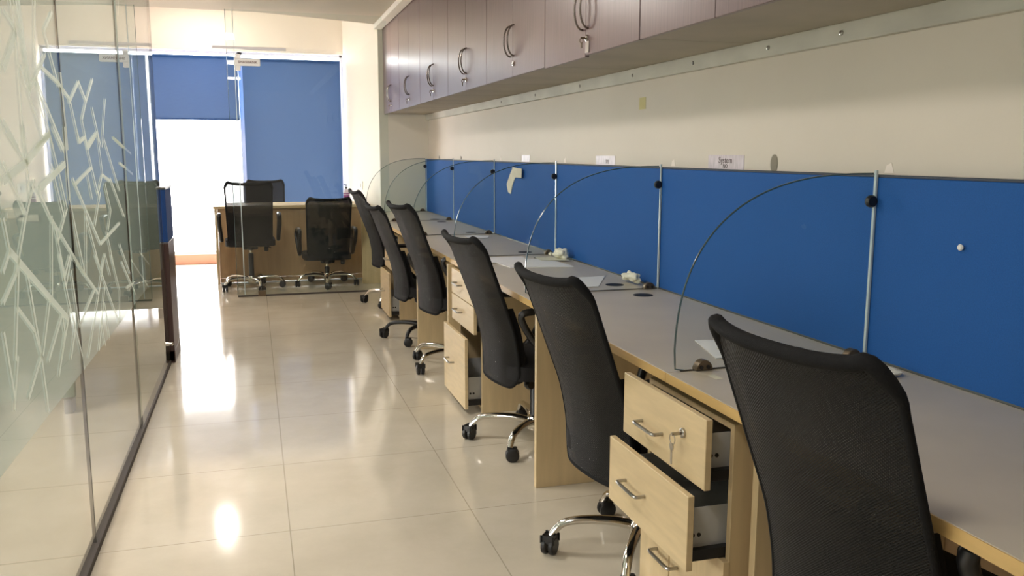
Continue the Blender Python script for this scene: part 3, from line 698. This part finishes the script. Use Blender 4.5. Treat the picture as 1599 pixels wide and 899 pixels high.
# sanitiser bottle
t = empty('sanitiser_bottle', (.972, 9.62, TZ), label='clear pump bottle with purple label on the far table', cat='bottle')
MB().lathe([(.03, 0), (.034, .006), (.034, .12), (.026, .145), (.012, .155), (.012, .165)], None, 20).build('bottle_body', MT['bottle'], t, smooth=True)
MB().lathe([(.0346, .012), (.0346, .022)], None, 20).build('label_band', MT['purple'], t, smooth=True)
MB().lathe([(.0347, .03), (.0347, .09)], None, 20).build('bottle_label', MT['purple'], t, smooth=True)
MB().lathe([(.0346, .098), (.0346, .11)], None, 20).build('label_band', MT['purple'], t, smooth=True)
b = MB(); b.lathe([(.014, .16), (.014, .178), (.005, .18), (.005, .198)], None, 14); b.box(-.03, .012, -.006, .006, .196, .206, .002); b.build('pump', MT['black'], t)

# ------------------------------------------------------------------ papers and small things
def sheet(name, pts, z, mat, label, cat='paper', th=.0008, curl=None):
    cx = sum(p[0] for p in pts)/len(pts); cy = sum(p[1] for p in pts)/len(pts)
    bm = bmesh.new(); N = 8
    a, b_, c, d = [Vector((p[0]-cx, p[1]-cy)) for p in pts]
    g = [[None]*(N+1) for _ in range(N+1)]
    for j in range(N+1):
        for i in range(N+1):
            p = (a*(1-i/N)+b_*(i/N))*(1-j/N)+(d*(1-i/N)+c*(i/N))*(j/N)
            zz = curl(i/N, j/N) if curl else 0
            g[j][i] = bm.verts.new((p.x, p.y, zz))
    for j in range(N):
        for i in range(N): bm.faces.new((g[j][i], g[j][i+1], g[j+1][i+1], g[j+1][i]))
    ex = bmesh.ops.extrude_face_region(bm, geom=bm.faces[:])
    for v in [q for q in ex['geom'] if isinstance(q, bmesh.types.BMVert)]: v.co.z += th
    bmesh.ops.recalc_face_normals(bm, faces=bm.faces[:])
    mb = MB(); mb.bm.free(); mb.bm = bm
    o = mb.build(name, mat, label=label, cat=cat, smooth=False); o.location = (cx, cy, z)
    return o
ZT = .7502
wave = lambda u_, v_: .004*math.sin(u_*5)*v_
sheet('paper_stack', [(1.27, 4.72), (1.30, 4.40), (1.64, 4.34), (1.62, 4.72)], ZT, MT['paper'], 'wide white paper stack on the desk behind the third divider', th=.004)
sheet('paper_sheet', [(1.28, 4.84), (1.24, 4.60), (1.45, 4.52), (1.50, 4.82)], ZT+.0045, MT['paper'], 'loose sheet lying tilted on the wide paper stack', curl=lambda u_, v_: .003*v_*math.sin(u_*4)+.001)
sheet('paper_sheet', [(1.56, 4.80), (1.55, 4.62), (1.70, 4.56), (1.72, 4.74)], ZT+.0047, MT['paper_aged'], 'small cream sheet beside the farther tissue lump', curl=lambda u_, v_: .002*v_+.0005)
sheet('paper_sheet', [(1.34, 3.94), (1.30, 3.66), (1.50, 3.64), (1.665, 3.955)], ZT, MT['paper'], 'white sheet on desk between second nearest chair and cable hole', curl=lambda u_, v_: .002*v_)
sheet('paper_sheet', [(1.48, 6.22), (1.47, 6.02), (1.60, 5.98), (1.66, 6.16)], ZT+.002, MT['paper'], 'far white sheet lying beside two cable holes', curl=lambda u_, v_: .002*v_)
lf = sheet('leaflet', [(1.367, 2.482), (1.306, 2.24), (1.40, 2.20), (1.46, 2.44)], ZT, MT['paper'], 'folded pale leaflet on desk beside the nearest divider clamp', 'leaflet', .002, lambda u_, v_: .012*v_*(1-v_)+.004*v_*math.sin(u_*PI))
lf['label'] = 'folded pale leaflet on desk beside the nearest divider clamp'
MB().box(-.02, .03, -.03, -.005, .006, .0068).build('printed_patch', MT['yellow'], lf)
sheet('sticker', [(1.185, 2.07), (1.185, 2.025), (1.205, 2.025), (1.205, 2.07)], ZT, MT['paper_aged'], 'tiny torn sticker on the desk next to the nearest divider clamp', 'sticker')
def crumple(name, loc, sx, sy, sz, seed, label, lobes=2):
    bm = bmesh.new(); bmesh.ops.create_icosphere(bm, subdivisions=4, radius=1)
    rnd = random.Random(seed); dirs = [Vector((rnd.uniform(-1, 1), rnd.uniform(-1, 1), rnd.uniform(-.6, 1))).normalized() for _ in range(34)]
    am = [rnd.uniform(-.12, .14) for _ in dirs]
    for v in bm.verts:
        n = v.co.normalized(); k = .62+max((.45+a)*max(0, n.dot(d))**9 for a, d in zip(am, dirs))
        if lobes == 2: k *= .70+.5*abs(n.y)**1.5
        v.co = Vector((n.x*k*sx, n.y*k*sy, max(-.92*sz, n.z*k*sz)))
        v.co.z += .92*sz
    mb = MB(); mb.bm.free(); mb.bm = bm
    o = mb.build(name, MT['tissue'], label=label, cat='tissue', smooth=True); o.location = loc; return o
crumple('crumpled_tissue', (1.685, 4.66, ZT), .04, .065, .036, 3, 'farther crumpled white tissue lump against the blue screen', 1)
crumple('crumpled_tissue', (1.695, 3.71, ZT), .032, .07, .032, 8, 'nearer crumpled white tissue lump, two-lobed, before the blue screen', 2)
crumple('crumpled_wrapper', (1.70, 4.88, ZT), .014, .02, .01, 11, 'tiny white crumpled scrap beside the third divider foot', 1)
o = crumple('flattened_tissue', (1.665, 1.945, ZT), .035, .05, .010, 15, 'flat white tissue scrap beside the nearest chair top', 1)

# bent paper stuck on the screen
def wallpoly(name, pts, x, mat, label, cat, th=.0015, parent=None):
    cy = sum(p[0] for p in pts)/len(pts); cz = sum(p[1] for p in pts)/len(pts)
    o = MB().prism([(p[0]-cy, p[1]-cz) for p in pts], 'x', -th, 0).build(name, mat, parent, label=label, cat=cat); o.location = (x, cy, cz); return o
b = MB(); b.prism([(5.841, 1.261), (5.576, 1.254), (5.585, 1.194), (5.773, 1.192)], 'x', -.012, -.008)
b.prism([(5.841, 1.261), (5.773, 1.2), (5.855, 1.135), (5.895, 1.071), (5.963, 1.083), (5.998, 1.138), (5.923, 1.204)], 'x', -.006, -.003)
for v in b.bm.verts: v.co.y -= 5.8; v.co.z -= 1.15; v.co.x += -.012*max(0, -v.co.y/.2)
o = b.build('stuck_paper', MT['paper_aged'], label='bent cream paper stuck on the blue fabric screen', cat='paper'); o.location = (1.752, 5.8, 1.15)
o = MB().lathe([(.001, 0), (.007, .003), (.009, .008), (.006, .012), (.001, .013)], TR(0, 0, 0) @ RY(-PI/2), 14).build('push_pin', MT['white'], label='white push pin in the right-hand blue screen', cat='pin', smooth=True); o.location = (1.75, 1.793, 1.119)
# notes above the screens, on the cream wall
XW = 1.79
def note(name, y0, y1, z0, z1, mat, label, cat='note'):
    o = MB().box(-.0015, 0, (y0-y1)/2, (y1-y0)/2, 0, z1-z0).build(name, mat, label=label, cat=cat); o.location = (XW, (y0+y1)/2, z0); return o
n1 = note('taped_note', 2.92, 3.19, 1.295, 1.352, MT['silver'], 'widest silvery handwritten note on the wall above the large blue screen')
text_mesh('System', .036, MT['ink'], n1, 'handwriting', (-.002, 0, .036), (PI/2, 0, -PI/2), .0003)
text_mesh('NO', .022, MT['ink'], n1, 'handwriting', (-.002, .0, .013), (PI/2, 0, -PI/2), .0003)
n2 = note('taped_note', 4.15, 4.41, 1.295, 1.345, MT['silver'], 'middle silvery note on the wall, with smudged marks')
text_mesh('SYS', .028, MT['ink'], n2, 'handwriting', (-.002, -.03, .018), (PI/2, 0, -PI/2), .0003)
note('taped_note', 5.59, 5.77, 1.295, 1.345, MT['silver'], 'farthest silvery note on the wall, above the stuck paper')
note('sticky_note', 3.80, 3.87, 1.565, 1.62, MT['yellow'], 'small faded yellow note high on the cream wall')
hp = [(.022*math.cos(2*PI*k/20)*(1.0), .033*math.sin(2*PI*k/20)) for k in range(20)]
o = MB().prism(hp, 'x', -.002, 0).build('wall_patch', MT['wallstain'], label='grey oval putty patch on the wall right of the widest note', cat='stain'); o.location = (XW, 2.72, 1.322)
for y, l in ((2.13, 'faint tape scrap on wall above the nearest divider'), (3.50, 'faint tape scrap on wall above the second divider'), (4.90, 'faint tape scrap on wall above the third divider'), (6.3, 'faint tape scrap on wall above the fourth divider')):
    o = MB().prism([(-.02, 0), (.02, 0), (.012, .022), (-.008, .03)], 'x', -.0012, 0).build('tape_scrap', MT['wall_white'], label=l, cat='tape'); o.location = (XW, y, 1.302)
for y, l in ((7.6, 'small dark scrap on wall above the fifth divider'), (8.55, 'small grey scrap on wall above the farthest screen')):
    o = MB().prism([(-.03, 0), (.03, 0), (.02, .03), (-.01, .025)], 'x', -.0012, 0).build('tape_scrap', MT['wallstain'], label=l, cat='tape'); o.location = (XW, y, 1.302)
# switch plate on the bright side wall
t = MB().box(-.008, 0, -.12, .12, -.05, .05, .002).build('switch_plate', MT['white'], label='pale switch plate on the bright far side wall', cat='switch')
yy = 10.2; fx = 1.28-(yy-9.13)*(.15/2.07); t.location = (fx-.001, yy, .985); t.rotation_euler = (0, 0, math.atan(.15/2.07))
MB().box(-.013, -.008, -.03, .03, -.022, .022, .002).build('rocker', MT['winframe'], t)

# ceiling downlight of the window bay (its glint shows on the floor)
em = bpy.data.materials.new('lamp_glow'); em.use_nodes = True; nb = em.node_tree.nodes['Principled BSDF']
nb.inputs['Emission Color'].default_value = (1, .93, .84, 1); nb.inputs['Emission Strength'].default_value = 40; nb.inputs['Base Color'].default_value = (1, 1, 1, 1)
def downlight(x, y, z, power, label):
    t = empty('ceiling_downlight', (x, y, z), label=label, cat='ceiling light', group='round ceiling downlights')
    MB().lathe([(.09, -.012), (.115, -.012), (.12, -.004), (.12, 0)], None, 28).build('rim', MT['white'], t, smooth=True)
    MB().lathe([(.088, -.016), (.088, -.012)], None, 28).build('diffuser', em, t)
    a = area('downlight_light', (x, y, z-.02), (0, 0, 0), .18, .18, power, (1, .93, .84), 'DISK'); a.parent = t; a.location = (0, 0, -.02)
downlight(-.48, 10.42, 3.12, 14, 'round downlight of the window bay, glinting on the floor')

# fill light panels added on the ceiling, out of view, to brighten the rooms
def fill_panel(x, y, power):
    t = empty('added_fill_panel', (x, y, ZC), label='added fill light panel on the ceiling, out of view', cat='ceiling light', group='added fill light panels')
    MB().box(-.22, .22, -.3, .3, -.012, 0, .002).build('rim', MT['white'], t)
    MB().box(-.205, .205, -.285, .285, -.014, -.012).build('diffuser', em2, t)
    a = area('added_fill_light', (0, 0, -.02), (0, 0, 0), .40, .56, power, (1, .93, .86)); a.parent = t
em2 = em.copy(); em2.name = 'added_fill_glow'; em2.node_tree.nodes['Principled BSDF'].inputs['Emission Strength'].default_value = 6
for x, y, p in ((-.34, .9, 17), (-.34, 3.7, 26), (-.34, 6.6, 24), (-2.4, 3.4, 16)): fill_panel(x, y, p)
